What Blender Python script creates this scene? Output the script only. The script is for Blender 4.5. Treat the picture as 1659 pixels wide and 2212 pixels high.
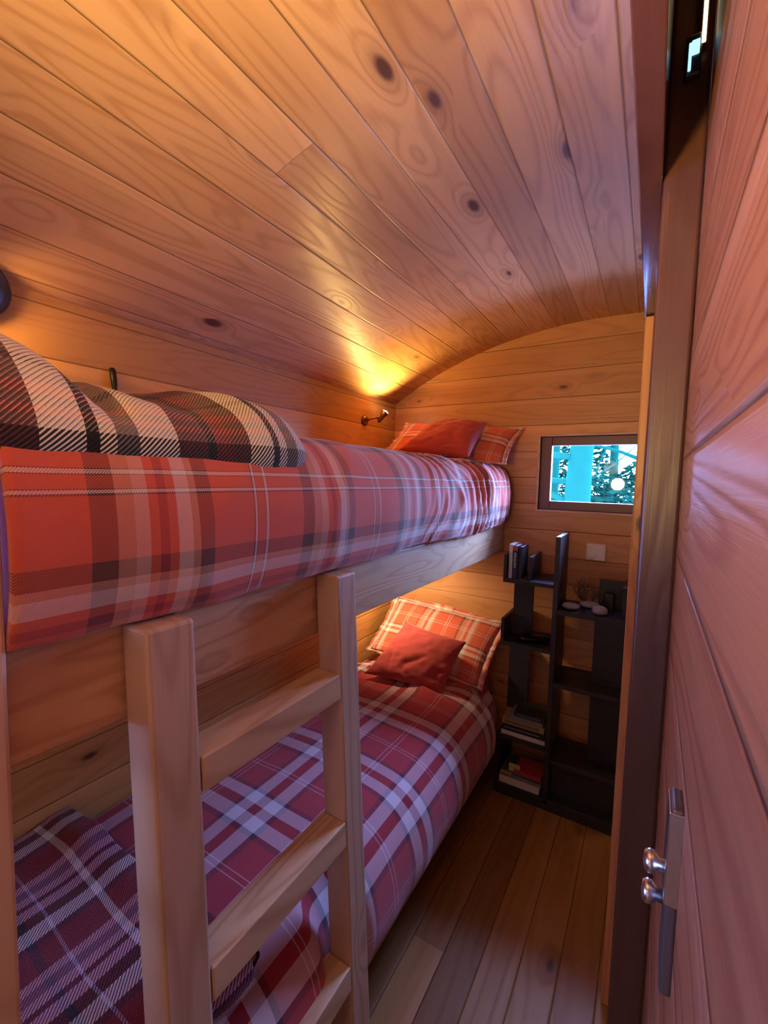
import bpy, bmesh, math, random
from mathutils import Vector, Matrix, noise
random.seed(7)
S = bpy.context.scene
for o in list(bpy.data.objects): bpy.data.objects.remove(o)
COL = S.collection

# ------------------------------------------------------------------ camera
EYE = 1.45
def cam_basis(f, vy, vxv, pp):
    y = Vector((vy[0]-pp[0], vy[1]-pp[1], f)).normalized()
    vx0 = pp[0]-(f*f+(vy[1]-pp[1])*(vxv-pp[1]))/(vy[0]-pp[0])
    x = -Vector((vx0-pp[0], vxv-pp[1], f)); x = (x - x.dot(y)*y).normalized()
    z = x.cross(y)
    return x, y, z           # world axes written in camera (right, down, forward) coordinates
cx_, cy_, cz_ = cam_basis(955.0, (1410.0, 1048.0), 997.0, (829.5, 1106.0))
cam_d = bpy.data.cameras.new('camera'); cam = bpy.data.objects.new('camera', cam_d); COL.objects.link(cam)
R = Matrix(((cx_[0], -cx_[1], -cx_[2]), (cy_[0], -cy_[1], -cy_[2]), (cz_[0], -cz_[1], -cz_[2])))
cam.matrix_world = Matrix.Translation((0, 0, EYE)) @ R.to_4x4()
cam_d.sensor_fit = 'HORIZONTAL'; cam_d.sensor_width = 36; cam_d.lens = 36*955/1659
cam_d.clip_start = 0.005; cam_d.clip_end = 200
S.camera = cam

# ------------------------------------------------------------------ light and exposure
S.view_settings.view_transform = 'Standard'; S.view_settings.look = 'None'
S.view_settings.gamma = 1; S.view_settings.use_curve_mapping = False
S.view_settings.exposure = 0.0
DAY = (0.31, 0.45, 1.15)
W = bpy.data.worlds.new('overcast_sky'); S.world = W; W.use_nodes = True
bg = W.node_tree.nodes['Background']; bg.inputs[0].default_value = (*DAY, 1)
# the overcast sky is brightest beyond the far window (+Y) and duller behind the hut
_wt = W.node_tree; _tc = _wt.nodes.new('ShaderNodeTexCoord'); _sp = _wt.nodes.new('ShaderNodeSeparateXYZ'); _mr = _wt.nodes.new('ShaderNodeMapRange')
_wt.links.new(_tc.outputs['Generated'], _sp.inputs[0]); _wt.links.new(_sp.outputs[1], _mr.inputs[0]); _wt.links.new(_mr.outputs[0], bg.inputs[1])
for _i, _v in enumerate((.05, .45, 21.0, 125.0)): _mr.inputs[_i+1].default_value = _v

def light(name, kind, loc, energy, color, target=None, **kw):
    d = bpy.data.lights.new(name, kind); d.energy = energy; d.color = color
    for k, v in kw.items():
        if k == 'portal': d.cycles.is_portal = v
        else: setattr(d, k, v)
    o = bpy.data.objects.new(name, d); COL.objects.link(o); o.location = loc
    if target is not None:
        o.rotation_euler = (Vector(target)-Vector(loc)).to_track_quat('-Z', 'Y').to_euler()
    return o
WARM = (1.0, 0.58, 0.22)
light('window_daylight', 'AREA', (-0.215, 2.345, 1.495), 1, (1, 1, 1), (-0.215, 0, 1.495), shape='RECTANGLE', size=0.50, size_y=0.36, portal=True)
light('side_window_fill', 'AREA', (-1.36, -0.70, 1.275), 1, (1, 1, 1), (0, -0.70, 1.275), shape='RECTANGLE', size=0.9, size_y=0.75, portal=True)  # cool fill through an added, unseen side window
light('upper_reading_light', 'SPOT', (-1.190, 1.995, 1.812), 12.5, (1.0, 0.60, 0.17), (-1.14, 1.96, 2.0), spot_size=math.radians(150), spot_blend=0.8, shadow_soft_size=0.012)
light('lower_reading_light', 'SPOT', (-1.165, 1.80, 1.0), 16, (1.0, 0.75, 0.42), (-1.06, 2.10, 0.68), spot_size=math.radians(122), spot_blend=0.9, shadow_soft_size=0.02)
light('rear_pendant_fill', 'POINT', (-0.38, -0.55, 1.62), 2.5, (1.0, 0.62, 0.30), shadow_soft_size=0.07)  # added warm fill, hung in the unseen pendant behind the camera
light('foot_end_light', 'SPOT', (-1.19, 0.34, 1.80), 2.6, (1.0, 0.55, 0.18), (-1.29, 0.75, 1.70), spot_size=math.radians(150), spot_blend=1.0, shadow_soft_size=0.03)
light('rear_fill_spot', 'SPOT', (-0.30, -0.42, 1.45), 105, (1.0, 0.69, 0.28), (-0.12, 0.46, 2.19), spot_size=math.radians(104), spot_blend=1.0, shadow_soft_size=0.06)  # added fill spot without a fixture, brightens the ceiling

# ------------------------------------------------------------------ helpers
def prop(o, label=None, cat=None, group=None, kind=None):
    if label: o['label'] = label
    if cat: o['category'] = cat
    if group: o['group'] = group
    if kind: o['kind'] = kind
    return o
def obj(name, bm, mat, parent=None, smooth=False, loc=None):
    me = bpy.data.meshes.new(name); bm.to_mesh(me); bm.free()
    if mat is not None:
        for m_ in (mat if isinstance(mat, (list, tuple)) else [mat]): me.materials.append(m_)
    if smooth:
        for p in me.polygons: p.use_smooth = True
    o = bpy.data.objects.new(name, me); COL.objects.link(o)
    if parent:
        o.parent = parent
    if loc is not None: o.location = loc
    return o
def empty(name, loc, rot=(0, 0, 0)):
    o = bpy.data.objects.new(name, None); COL.objects.link(o); o.location = loc; o.rotation_euler = rot
    o.empty_display_size = .05
    return o
def BM(): return bmesh.new()
def box(bm, x0, x1, y0, y1, z0, z1, bev=0.0, seg=2):
    b = bmesh.new()
    vs = [b.verts.new((x, y, z)) for x in (x0, x1) for y in (y0, y1) for z in (z0, z1)]
    for f in ((0, 1, 3, 2), (4, 6, 7, 5), (0, 4, 5, 1), (2, 3, 7, 6), (0, 2, 6, 4), (1, 5, 7, 3)):
        b.faces.new([vs[i] for i in f])
    if bev > 0:
        bmesh.ops.bevel(b, geom=b.edges[:], offset=bev, segments=seg, affect='EDGES', profile=.5)
    bmesh.ops.recalc_face_normals(b, faces=b.faces[:])
    merge(bm, b); return bm
def merge(bm, b):
    me = bpy.data.meshes.new('t'); b.to_mesh(me); b.free(); bm.from_mesh(me); bpy.data.meshes.remove(me)
def xform(bm, M):
    bmesh.ops.transform(bm, matrix=M, verts=bm.verts[:]); return bm
def tube(bm, pts, rad, seg=12, cap=True):
    pts = [Vector(p) for p in pts]; n = len(pts)
    if not isinstance(rad, (list, tuple)): rad = [rad]*n
    rings = []; up = None
    for i, p in enumerate(pts):
        t = (pts[min(i+1, n-1)]-pts[max(i-1, 0)]).normalized()
        if up is None:
            up = Vector((0, 0, 1)) if abs(t.z) < .9 else Vector((1, 0, 0))
        a = t.cross(up).normalized(); up = a.cross(t).normalized()
        rings.append([bm.verts.new(p + (a*math.cos(k*2*math.pi/seg)+up*math.sin(k*2*math.pi/seg))*rad[i]) for k in range(seg)])
    for i in range(n-1):
        for k in range(seg):
            bm.faces.new((rings[i][k], rings[i][(k+1) % seg], rings[i+1][(k+1) % seg], rings[i+1][k]))
    if cap:
        bm.faces.new(rings[0]); bm.faces.new(rings[-1])
    bmesh.ops.recalc_face_normals(bm, faces=bm.faces[:])
    return bm
def lathe(bm, prof, seg=24, M=None):
    b = bmesh.new(); rings = []
    for r, z in prof:
        if r < 1e-6: rings.append([b.verts.new((0, 0, z))])
        else: rings.append([b.verts.new((r*math.cos(k*2*math.pi/seg), r*math.sin(k*2*math.pi/seg), z)) for k in range(seg)])
    for i in range(len(rings)-1):
        A, Bq = rings[i], rings[i+1]
        for k in range(seg):
            k2 = (k+1) % seg
            if len(A) == 1 and len(Bq) > 1: b.faces.new((A[0], Bq[k], Bq[k2]))
            elif len(Bq) == 1 and len(A) > 1: b.faces.new((A[k], A[k2], Bq[0]))
            elif len(A) > 1: b.faces.new((A[k], A[k2], Bq[k2], Bq[k]))
    bmesh.ops.recalc_face_normals(b, faces=b.faces[:])
    if M is not None: xform(b, M)
    merge(bm, b); return bm
def sstep(a, b, x):
    t = max(0., min(1., (x-a)/(b-a))) if b != a else float(x > a); return t*t*(3-2*t)
def interp(P, t):
    for i in range(len(P)-1):
        if t <= P[i+1][0]:
            a = (t-P[i][0])/(P[i+1][0]-P[i][0]+1e-9); return P[i][1]+(P[i+1][1]-P[i][1])*max(0, a)
    return P[-1][1]
def catmull(P, n):
    out = []; m = len(P)
    for k in range(n):
        t = k*(m-1)/(n-1); i = min(int(t), m-2); f = t-i
        p = [Vector(P[max(0, min(m-1, i+d))]) for d in (-1, 0, 1, 2)]
        out.append(.5*((2*p[1])+(-p[0]+p[2])*f+(2*p[0]-5*p[1]+4*p[2]-p[3])*f*f+(-p[0]+3*p[1]-3*p[2]+p[3])*f**3))
    return out

# ------------------------------------------------------------------ materials
class N:
    def __init__(s, name):
        s.m = bpy.data.materials.new(name); s.m.use_nodes = True; s.t = s.m.node_tree; s.t.nodes.clear()
        s.out = s.t.nodes.new('ShaderNodeOutputMaterial')
    def n(s, typ, **kw):
        q = s.t.nodes.new(typ)
        for k, v in kw.items(): setattr(q, k, v)
        return q
    def link(s, a, b): s.t.links.new(a, b)
    def setin(s, sock, v):
        if isinstance(v, bpy.types.NodeSocket): s.link(v, sock)
        elif isinstance(v, (tuple, list)) and len(v) == 3 and sock.type == 'RGBA': sock.default_value = (*v, 1)
        else: sock.default_value = v
    def math(s, op, a, b=0., c=0., clamp=False):
        q = s.n('ShaderNodeMath', operation=op, use_clamp=clamp)
        s.setin(q.inputs[0], a); s.setin(q.inputs[1], b); s.setin(q.inputs[2], c); return q.outputs[0]
    def comb(s, x, y, z):
        q = s.n('ShaderNodeCombineXYZ'); [s.setin(q.inputs[i], v) for i, v in enumerate((x, y, z))]; return q.outputs[0]
    def sep(s, v):
        q = s.n('ShaderNodeSeparateXYZ'); s.link(v, q.inputs[0]); return q.outputs
    def noise(s, v, scale=1., detail=2., rough=.5, dist=0.):
        q = s.n('ShaderNodeTexNoise'); s.link(v, q.inputs['Vector']); q.inputs['Scale'].default_value = scale
        q.inputs['Detail'].default_value = detail; q.inputs['Roughness'].default_value = rough; q.inputs['Distortion'].default_value = dist
        return q.outputs[0]
    def wn(s, v):
        q = s.n('ShaderNodeTexWhiteNoise', noise_dimensions='1D'); s.setin(q.inputs['W'], v); return q.outputs[0]
    def mr(s, v, a, b, c, d, smooth=False):
        q = s.n('ShaderNodeMapRange'); q.clamp = True
        if smooth: q.interpolation_type = 'SMOOTHSTEP'
        for i, x in enumerate((v, a, b, c, d)): s.setin(q.inputs[i], x)
        return q.outputs[0]
    def mix(s, f, a, b, mode='MIX'):
        q = s.n('ShaderNodeMix', data_type='RGBA', blend_type=mode)
        s.setin(q.inputs['Factor'], f); s.setin(q.inputs['A'], a); s.setin(q.inputs['B'], b); return q.outputs['Result']
    def bsdf(s, col, rough=.5, bump=None, bstr=.3, bdist=.002, **kw):
        p = s.n('ShaderNodeBsdfPrincipled'); s.setin(p.inputs['Base Color'], col); s.setin(p.inputs['Roughness'], rough)
        for k, v in kw.items(): s.setin(p.inputs[k.replace('_', ' ')], v)
        if bump is not None:
            b = s.n('ShaderNodeBump'); b.inputs['Strength'].default_value = bstr; b.inputs['Distance'].default_value = bdist
            s.link(bump, b.inputs['Height']); s.link(b.outputs[0], p.inputs['Normal'])
        s.link(p.outputs[0], s.out.inputs[0]); return p

def wood(name, light_c, dark_c, along='Y', across='X', w=None, off=0., knot=(.10, .035, .015), rough=.38, K=17., tint=.22,
         joint=None, seed=0., ringamt=.55, spec=.5, kd=1.0, groove=.0016, bdist=.0012, sc=1.0, arc=False, cut=None):
    s = N(name); tc = s.n('ShaderNodeTexCoord'); X, Y, Z = s.sep(tc.outputs['Object'])
    ax = dict(X=X, Y=Y, Z=Z); u = ax[across]; v = ax[along]
    if arc: u = s.math('MULTIPLY', s.math('ARCSINE', s.math('DIVIDE', s.math('ADD', u, .22), 1.99)), 1.99)
    rest = [ax[a] for a in 'XYZ' if a not in (along, across)][0]
    if w:
        q = s.math('DIVIDE', s.math('SUBTRACT', u, off), w); idx = s.math('FLOOR', q); fr = s.math('SUBTRACT', q, idx)
        rnd = s.wn(s.math('ADD', idx, seed+.37))
    else:
        rnd = s.wn(s.math('ADD', 3.1+seed, 0.)); fr = None
    v0 = s.math('ADD', v, s.math('MULTIPLY', rnd, 17.))
    jn = None
    if joint:
        jq = s.math('DIVIDE', v0, joint); ji = s.math('FLOOR', jq); jf = s.math('SUBTRACT', jq, ji)
        rnd2 = s.wn(s.math('ADD', s.math('MULTIPLY', ji, 7.3), s.math('MULTIPLY', rnd, 91.)))
        jn = s.mr(s.math('MULTIPLY', s.math('MINIMUM', jf, s.math('SUBTRACT', 1., jf)), joint), 0., .0013, 1., 0.)
        rr = rnd2
    elif cut:          # one butt joint: (board number, distance along)
        isb = s.math('LESS_THAN', s.math('ABSOLUTE', s.math('SUBTRACT', idx, float(cut[0]))), .5)
        far = s.math('MULTIPLY', isb, s.math('GREATER_THAN', v, cut[1]))
        rr = s.math('FRACT', s.math('ADD', rnd, s.math('MULTIPLY', far, .37)))
        jn = s.math('MULTIPLY', isb, s.mr(s.math('ABSOLUTE', s.math('SUBTRACT', v, cut[1])), 0., .0012, 1., 0.))
    else: rr = rnd
    u1 = s.math('ADD', u, s.math('MULTIPLY', rr, 5.3))
    dep = s.math('ADD', s.math('MULTIPLY', rest, 6.0), s.math('MULTIPLY', rr, 31.))
    P = s.comb(s.math('MULTIPLY', u1, 9.0*sc), s.math('MULTIPLY', v0, .80*sc), s.math('MULTIPLY', dep, .35))
    # knots
    vo = s.n('ShaderNodeTexVoronoi'); vo.feature = 'F1'
    s.link(s.comb(s.math('MULTIPLY', u1, 8.0*sc), s.math('MULTIPLY', v0, 3.6*sc), s.math('MULTIPLY', rr, 13.)), vo.inputs['Vector']); vo.inputs['Scale'].default_value = 1.0
    d = vo.outputs['Distance']; kr = s.sep(vo.outputs['Color'])[0]
    on = s.mr(kr, .30, .34, 0., 1.)
    size = s.math('MULTIPLY', s.mr(kr, .3, 1., .035, .15), kd)
    kn = s.math('MULTIPLY', s.mr(s.math('DIVIDE', d, size), .55, 1.15, 1., 0., True), on)
    pull = s.math('MULTIPLY', s.mr(d, .0, .42, .15, 0., True), on)
    n1 = s.math('ADD', s.noise(P, 1., 1.2, .45), pull)
    # growth rings: contour lines of the stretched field
    ph = s.math('MULTIPLY', n1, K*6.283); sn = s.math('ADD', s.math('MULTIPLY', s.math('SINE', ph), .5), .5)
    ring = s.math('POWER', sn, 2.6)
    fine = s.noise(s.comb(s.math('MULTIPLY', u1, 260.), s.math('MULTIPLY', v0, 5.), dep), 1., 2., .6)
    blot = s.noise(s.comb(s.math('MULTIPLY', u1, 6.), s.math('MULTIPLY', v0, 1.2), dep), 1., 2., .5)
    f = s.math('ADD', s.math('MULTIPLY', ring, ringamt), s.math('MULTIPLY', s.math('SUBTRACT', fine, .5), .55))
    f = s.math('ADD', f, s.math('MULTIPLY', s.math('SUBTRACT', blot, .5), .7), clamp=True)
    c = s.mix(f, light_c, dark_c)
    if w:      # pale sapwood along one edge of some boards
        sap = s.math('MULTIPLY', s.mr(fr, .70, .86, 0., .55, True), s.math('GREATER_THAN', s.math('FRACT', s.math('MULTIPLY', rr, 7.7)), .45))
        c = s.mix(sap, c, tuple(min(.95, x*1.12+.03) for x in light_c))
    br = s.mr(rr, 0., 1., 1.-tint, 1.+tint*.55)
    c = s.mix(1., c, s.comb(br, s.math('POWER', br, 1.25), s.math('POWER', br, 1.5)), 'MULTIPLY')
    halo = s.math('MULTIPLY', s.mr(s.math('DIVIDE', d, size), .8, 2.6, .45, 0., True), on)
    c = s.mix(halo, c, tuple(a*.55+b*.45 for a, b in zip(dark_c, knot)))
    c = s.mix(kn, c, knot)
    h = s.math('SUBTRACT', s.math('MULTIPLY', ring, -.35), s.math('MULTIPLY', fine, .3))
    if w:
        e = s.math('MULTIPLY', s.math('MINIMUM', fr, s.math('SUBTRACT', 1., fr)), w)
        g = s.mr(e, groove*.35, groove, 1., 0., True)
        if jn is not None: g = s.math('MAXIMUM', g, jn)
        c = s.mix(s.math('MULTIPLY', g, .85), c, tuple(x*.22 for x in dark_c))
        gb = s.mr(e, 0., groove*2.6, 1., 0., True)
        h = s.math('SUBTRACT', h, s.math('MULTIPLY', gb, 3.))
    s.bsdf(c, s.mr(f, 0., 1., rough, rough+.14), h, .55, bdist, Specular_IOR_Level=spec)
    return s.m
def plain(name, c, rough=.5, metal=0., bumpsc=None, bstr=.2, **kw):
    s = N(name)
    tc = s.n('ShaderNodeTexCoord'); nz = s.noise(tc.outputs['Object'], bumpsc or 60., 3.)
    col = s.mix(s.mr(nz, .3, .7, 0., .25), c, tuple(x*.7 for x in c))
    s.bsdf(col, rough, nz if bumpsc else None, bstr, .001, Metallic=metal, **kw); return s.m
def emis(name, c, k):
    s = N(name); e = s.n('ShaderNodeEmission'); s.setin(e.inputs[0], c); e.inputs[1].default_value = k; s.link(e.outputs[0], s.out.inputs[0]); return s.m
def ramp(s, f, stops):
    q = s.n('ShaderNodeValToRGB'); r = q.color_ramp; r.interpolation = 'CONSTANT'
    while len(r.elements) > 1: r.elements.remove(r.elements[-1])
    r.elements[0].position = stops[0][0]; r.elements[0].color = (*stops[0][1], 1)
    for p, c in stops[1:]:
        e = r.elements.new(p); e.color = (*c, 1)
    s.link(f, q.inputs[0]); return q.outputs[0]
def tartan(name, su, sv, per_u, per_v, ou, ov, tw=.0035, contrast=.32, rough=.85, bscale=900., bstr=.25, bd=.0006, bias=0., hem=0.):
    """su, sv: list of (position in metres, colour); the twill shows warp and weft as fine diagonals"""
    s = N(name); tc = s.n('ShaderNodeTexCoord'); U, V, _ = s.sep(tc.outputs['UV'])
    fu = s.math('FRACT', s.math('DIVIDE', s.math('ADD', U, ou), per_u)); fv = s.math('FRACT', s.math('DIVIDE', s.math('ADD', V, ov), per_v))
    cu = ramp(s, fu, [(p/per_u, c) for p, c in su]); cv = ramp(s, fv, [(p/per_v, c) for p, c in sv])
    t = s.math('FRACT', s.math('DIVIDE', s.math('SUBTRACT', U, V), tw))
    tri = s.math('ABSOLUTE', s.math('SUBTRACT', s.math('MULTIPLY', t, 2.), 1.))
    m = s.mr(tri, .35+bias, .65+bias, .5-contrast, .5+contrast, True)
    if hem:      # the woven edge stripe shows as strongly as the cross stripes
        m = s.mix(s.math('LESS_THAN', V, hem), m, s.mr(tri, .25, .55, .5-contrast, .5+contrast, True))
    c = s.mix(m, cu, cv)
    nz = s.noise(tc.outputs['UV'], bscale, 2.)
    c = s.mix(s.mr(nz, .3, .75, 0., .18), c, s.mix(1., c, (.55, .55, .55), 'MULTIPLY'))
    h = s.math('ADD', s.math('MULTIPLY', tri, .6), nz)
    s.bsdf(c, rough, h, bstr, bd, Sheen_Weight=.25, Sheen_Roughness=.5, Specular_IOR_Level=.2); return s.m

PINE_L, PINE_D = (.70, .385, .185), (.47, .205, .080)
m_ceil = wood('ceiling_boards', (.78, .455, .20), (.53, .25, .09), 'Y', 'X', w=.1125, off=-.3214, rough=.36, seed=2, K=15, arc=True, cut=(-2, .755))
m_wl = wood('left_wall_boards', (.73, .385, .115), (.53, .225, .05), 'Y', 'Z', w=.1275, off=1.218, seed=11, rough=.42, K=12, ringamt=.4)
m_wb = wood('back_wall_boards', (.60, .275, .105), (.42, .155, .05), 'X', 'Z', w=.1275, off=1.218, seed=5, rough=.40, K=10, ringamt=.4)
m_wr = wood('other_wall_boards', (.60, .33, .15), (.40, .18, .07), 'Y', 'Z', w=.1275, off=1.218, seed=23)
m_floor = wood('floor_boards', (.33, .15, .040), (.19, .07, .016), 'Y', 'X', w=.1035, off=-.362, rough=.48, spec=.3, cut=(-2, 1.188), seed=31, tint=.38, K=9, ringamt=.35)
m_door = wood('door_boards', (.32, .118, .055), (.19, .045, .020), 'Y', 'Z', w=.134, off=1.487, rough=.42, seed=41, K=13, spec=.36, bdist=.0030, groove=.002)
m_post = wood('brown_post_wood', (.085, .030, .017), (.045, .016, .009), 'Z', 'X', rough=.33, seed=51, K=9, ringamt=.3, knot=(.03, .01, .006))
m_jamb = wood('jamb_wood', (.60, .27, .12), (.42, .15, .06), 'Z', 'X', rough=.36, seed=53, K=8)
m_beam = wood('header_wood', (.13, .052, .040), (.08, .03, .022), 'Y', 'X', rough=.16, seed=57, K=8, ringamt=.3)
m_rail = wood('bunk_rail_wood', (.72, .43, .22), (.48, .225, .09), 'Y', 'Z', rough=.45, seed=61, K=9, kd=.75, sc=1.5)
m_bpost = wood('bunk_post_wood', (.68, .47, .33), (.50, .29, .18), 'Z', 'X', rough=.5, seed=63, K=12)
m_ladp = wood('ladder_post_wood', (.70, .50, .35), (.50, .30, .175), 'Z', 'Y', rough=.48, seed=67, K=11, kd=.8)
m_rung = wood('ladder_rung_wood', (.76, .535, .325), (.54, .315, .155), 'Y', 'X', rough=.45, seed=71, K=13, kd=.9, ringamt=.7)
m_black = wood('black_shelf_board', (.030, .026, .028), (.016, .014, .016), 'X', 'Z', rough=.42, seed=81, knot=(.01, .01, .01), K=9)
m_frame = plain('window_frame_paint', (.16, .055, .075), .4)
m_trim = wood('window_trim_wood', (.62, .36, .25), (.45, .22, .13), 'X', 'Z', seed=87)
m_brass = plain('bronze_metal', (.20, .10, .045), .28, .9)
m_chrome = plain('brushed_steel', (.62, .60, .60), .25, 1.)
m_dkmetal = plain('dark_metal', (.05, .05, .055), .35, .7)
m_plate = plain('grey_metal', (.20, .17, .17), .38, .85)
m_blackp = plain('black_plastic', (.012, .012, .014), .35)
m_white = plain('white_plastic', (.88, .82, .82), .5)
m_red = plain('red_cushion_cloth', (.46, .042, .035), .85, bumpsc=700., bstr=.3, Sheen_Weight=.35)
m_sheet = plain('crimson_sheet_cloth', (.40, .04, .08), .85, bumpsc=500., Sheen_Weight=.3)
m_matt = plain('mattress_cloth', (.55, .18, .15), .9, bumpsc=300.)
m_stone = plain('pebble_stone', (.36, .30, .30), .7, bumpsc=40., bstr=.2)
m_coral = plain('dried_plant', (.20, .13, .11), .9)
m_bulb = emis('bulb_glow', (1., .93, .80), 40.)
m_lens = emis('cool_lens_glow', (.35, .75, 1.), 1.7)
m_gapglow = emis('warm_gap_glow', (1., .85, .50), 4.)

red = (.68, .125, .065); brn = (.13, .05, .035); tan = (.58, .33, .22); pea = (.74, .50, .42); mar = (.33, .035, .04); wht = (.80, .66, .60); lav = (.70, .58, .62); dk = (.10, .035, .055)
sett1 = [(0, brn), (.030, tan), (.052, pea), (.072, red), (.086, mar), (.098, red), (.112, wht), (.134, tan), (.146, brn), (.172, red), (.255, brn), (.257, wht), (.262, brn), (.264, red), (.281, brn), (.283, wht), (.288, brn), (.290, red)]
m_duvet1 = tartan('coral_tartan', sett1, sett1, .38, .38, .105, .05, tw=.0036)
r2 = (.46, .045, .055); m2 = (.30, .02, .03)
sett2 = [(0, dk), (.016, lav), (.060, m2), (.092, lav), (.132, dk), (.146, r2), (.228, lav), (.2305, r2), (.244, lav), (.2465, r2)]
m_duvet2 = tartan('crimson_tartan', sett2, sett2, .335, .335, .23, .075, tw=.0036, contrast=.1)
m_pill = tartan('pillow_tartan', [(0, brn), (.012, tan), (.03, pea), (.045, red), (.06, wht), (.08, tan), (.09, red), (.15, wht), (.153, red), (.163, wht), (.166, red)],
                [(0, brn), (.012, wht), (.03, red), (.045, wht), (.06, brn), (.07, red), (.13, wht), (.133, red), (.143, wht), (.146, red)], .22, .20, .03, .1, tw=.0036, contrast=.1)
cr = (.90, .85, .74); bk = (.010, .010, .014); gry = (.20, .17, .155); dm = (.22, .025, .03); db = (.12, .035, .03); pk = (.75, .25, .22)
t_u = [(0, cr), (.050, bk), (.065, cr), (.085, gry), (.115, cr), (.175, db), (.225, bk), (.240, dm), (.270, db)]
mid = (.32, .25, .22)
t_v = [(0, bk), (.056, mid), (.072, pk), (.084, mid), (.100, pk), (.118, mid), (.150, bk), (.165, mid), (.200, pk), (.212, mid)]
m_throw1 = tartan('cream_and_black_throw', t_u, t_v, .305, .235, -.232, .0, tw=.0072, contrast=.48, bias=.21, hem=.056, rough=.95, bscale=350., bstr=.8, bd=.0025)
ub = (.22, .02, .035); uv_ = (.70, .44, .56); ww = (.82, .80, .84); nv = (.05, .02, .05)
u_u = [(0, ub), (.040, ww), (.054, ub), (.10, ub), (.135, nv), (.15, ub), (.178, (.5, .35, .5)), (.184, ub)]
u_v = [(0, ww), (.034, bk), (.062, uv_), (.088, nv), (.100, uv_), (.120, (.25, .17, .26)), (.140, uv_), (.160, ub), (.225, nv)]
m_throw2 = tartan('plum_and_cream_throw', u_u, u_v, .22, .24, .03, .0, tw=.0072, contrast=.40, rough=.95, bscale=350., bstr=.8, bd=.0025)

# ------------------------------------------------------------------ the setting
XL, XR, YB, YF = -1.298, .86, 2.25, -1.5
ARC_R, ARC_X, ARC_T = 1.99, -.22, 2.196
def zc(x): return ARC_T - ARC_R + math.sqrt(ARC_R**2-(x-ARC_X)**2)
b = BM()                                              # barrel ceiling: a curved slab
xs = [XL-.03 + (XR+.06-XL)*i/48 for i in range(49)]
lo = [[b.verts.new((x, y, zc(x))) for x in xs] for y in (YF-.05, YB+.05)]
hi = [[b.verts.new((x, y, zc(x)+.04)) for x in xs] for y in (YF-.05, YB+.05)]
for i in range(48):
    b.faces.new((lo[0][i], lo[1][i], lo[1][i+1], lo[0][i+1])); b.faces.new((hi[0][i], hi[0][i+1], hi[1][i+1], hi[1][i]))
for k in (0, 1):
    for i in range(48): b.faces.new((lo[k][i], lo[k][i+1], hi[k][i+1], hi[k][i]))
for i in (0, 48): b.faces.new((lo[0][i], lo[1][i], hi[1][i], hi[0][i]))
bmesh.ops.recalc_face_normals(b, faces=b.faces[:])
prop(obj('ceiling', b, m_ceil, smooth=True), kind='structure')
prop(obj('floor', box(BM(), XL-.04, XR+.04, YF-.04, YB+.04, -.05, 0), m_floor), kind='structure')
b = BM(); box(b, XL-.04, XL, YF-.04, -1.15, 0, zc(XL)+.03); box(b, XL-.04, XL, -.25, YB+.04, 0, zc(XL)+.03)
box(b, XL-.04, XL, -1.15, -.25, 0, .90); box(b, XL-.04, XL, -1.15, -.25, 1.65, zc(XL)+.03)
prop(obj('wall_left', b, m_wl), kind='structure')
prop(obj('wall_right', box(BM(), XR, XR+.04, YF-.04, YB+.04, 0, zc(XR)+.03), m_wr), kind='structure')
def wall_with_hole(name, y0, y1, hx0, hx1, hz0, hz1, mat):
    bm = BM()
    def col(xa, xb, za, zb_top=None):
        n = max(2, int((xb-xa)/.05)); 
        for side in (y0, y1): pass
        vs = []
        for i in range(n+1):
            x = xa+(xb-xa)*i/n; zt = zb_top if zb_top is not None else zc(x)+.02
            vs.append([bm.verts.new((x, y, z)) for y in (y0, y1) for z in (za, zt)])
        for i in range(n):
            A, C = vs[i], vs[i+1]
            bm.faces.new((A[0], C[0], C[1], A[1])); bm.faces.new((A[2], A[3], C[3], C[2]))
            bm.faces.new((A[1], C[1], C[3], A[3])); bm.faces.new((A[0], A[2], C[2], C[0]))
        for A in (vs[0], vs[-1]): bm.faces.new((A[0], A[1], A[3], A[2]))
    col(XL, hx0, 0); col(hx1, XR, 0); col(hx0, hx1, 0, hz0); col(hx0, hx1, hz1)
    bmesh.ops.recalc_face_normals(bm, faces=bm.faces[:])
    return prop(obj(name, bm, mat), kind='structure')
WX0, WX1, WZ0, WZ1 = -.478, .045, 1.319, 1.672
wall_with_hole('wall_back', YB, YB+.09, WX0, WX1, WZ0, WZ1, m_wb)
prop(obj('wall_front', box(BM(), XL-.04, XR+.04, YF-.06, YF, 0, 2.25), m_wb), kind='structure')
def glass(name):
    s = N(name); g = s.n('ShaderNodeBsdfGlossy'); g.inputs['Roughness'].default_value = .02
    t = s.n('ShaderNodeBsdfTransparent'); t.inputs[0].default_value = (.93, 1, .99, 1); fr = s.n('ShaderNodeFresnel'); fr.inputs[0].default_value = 1.2
    mx = s.n('ShaderNodeMixShader'); s.link(fr.outputs[0], mx.inputs[0]); s.link(t.outputs[0], mx.inputs[1]); s.link(g.outputs[0], mx.inputs[2])
    s.link(mx.outputs[0], s.out.inputs[0]); return s.m
m_glass = glass('window_glass')
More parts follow.
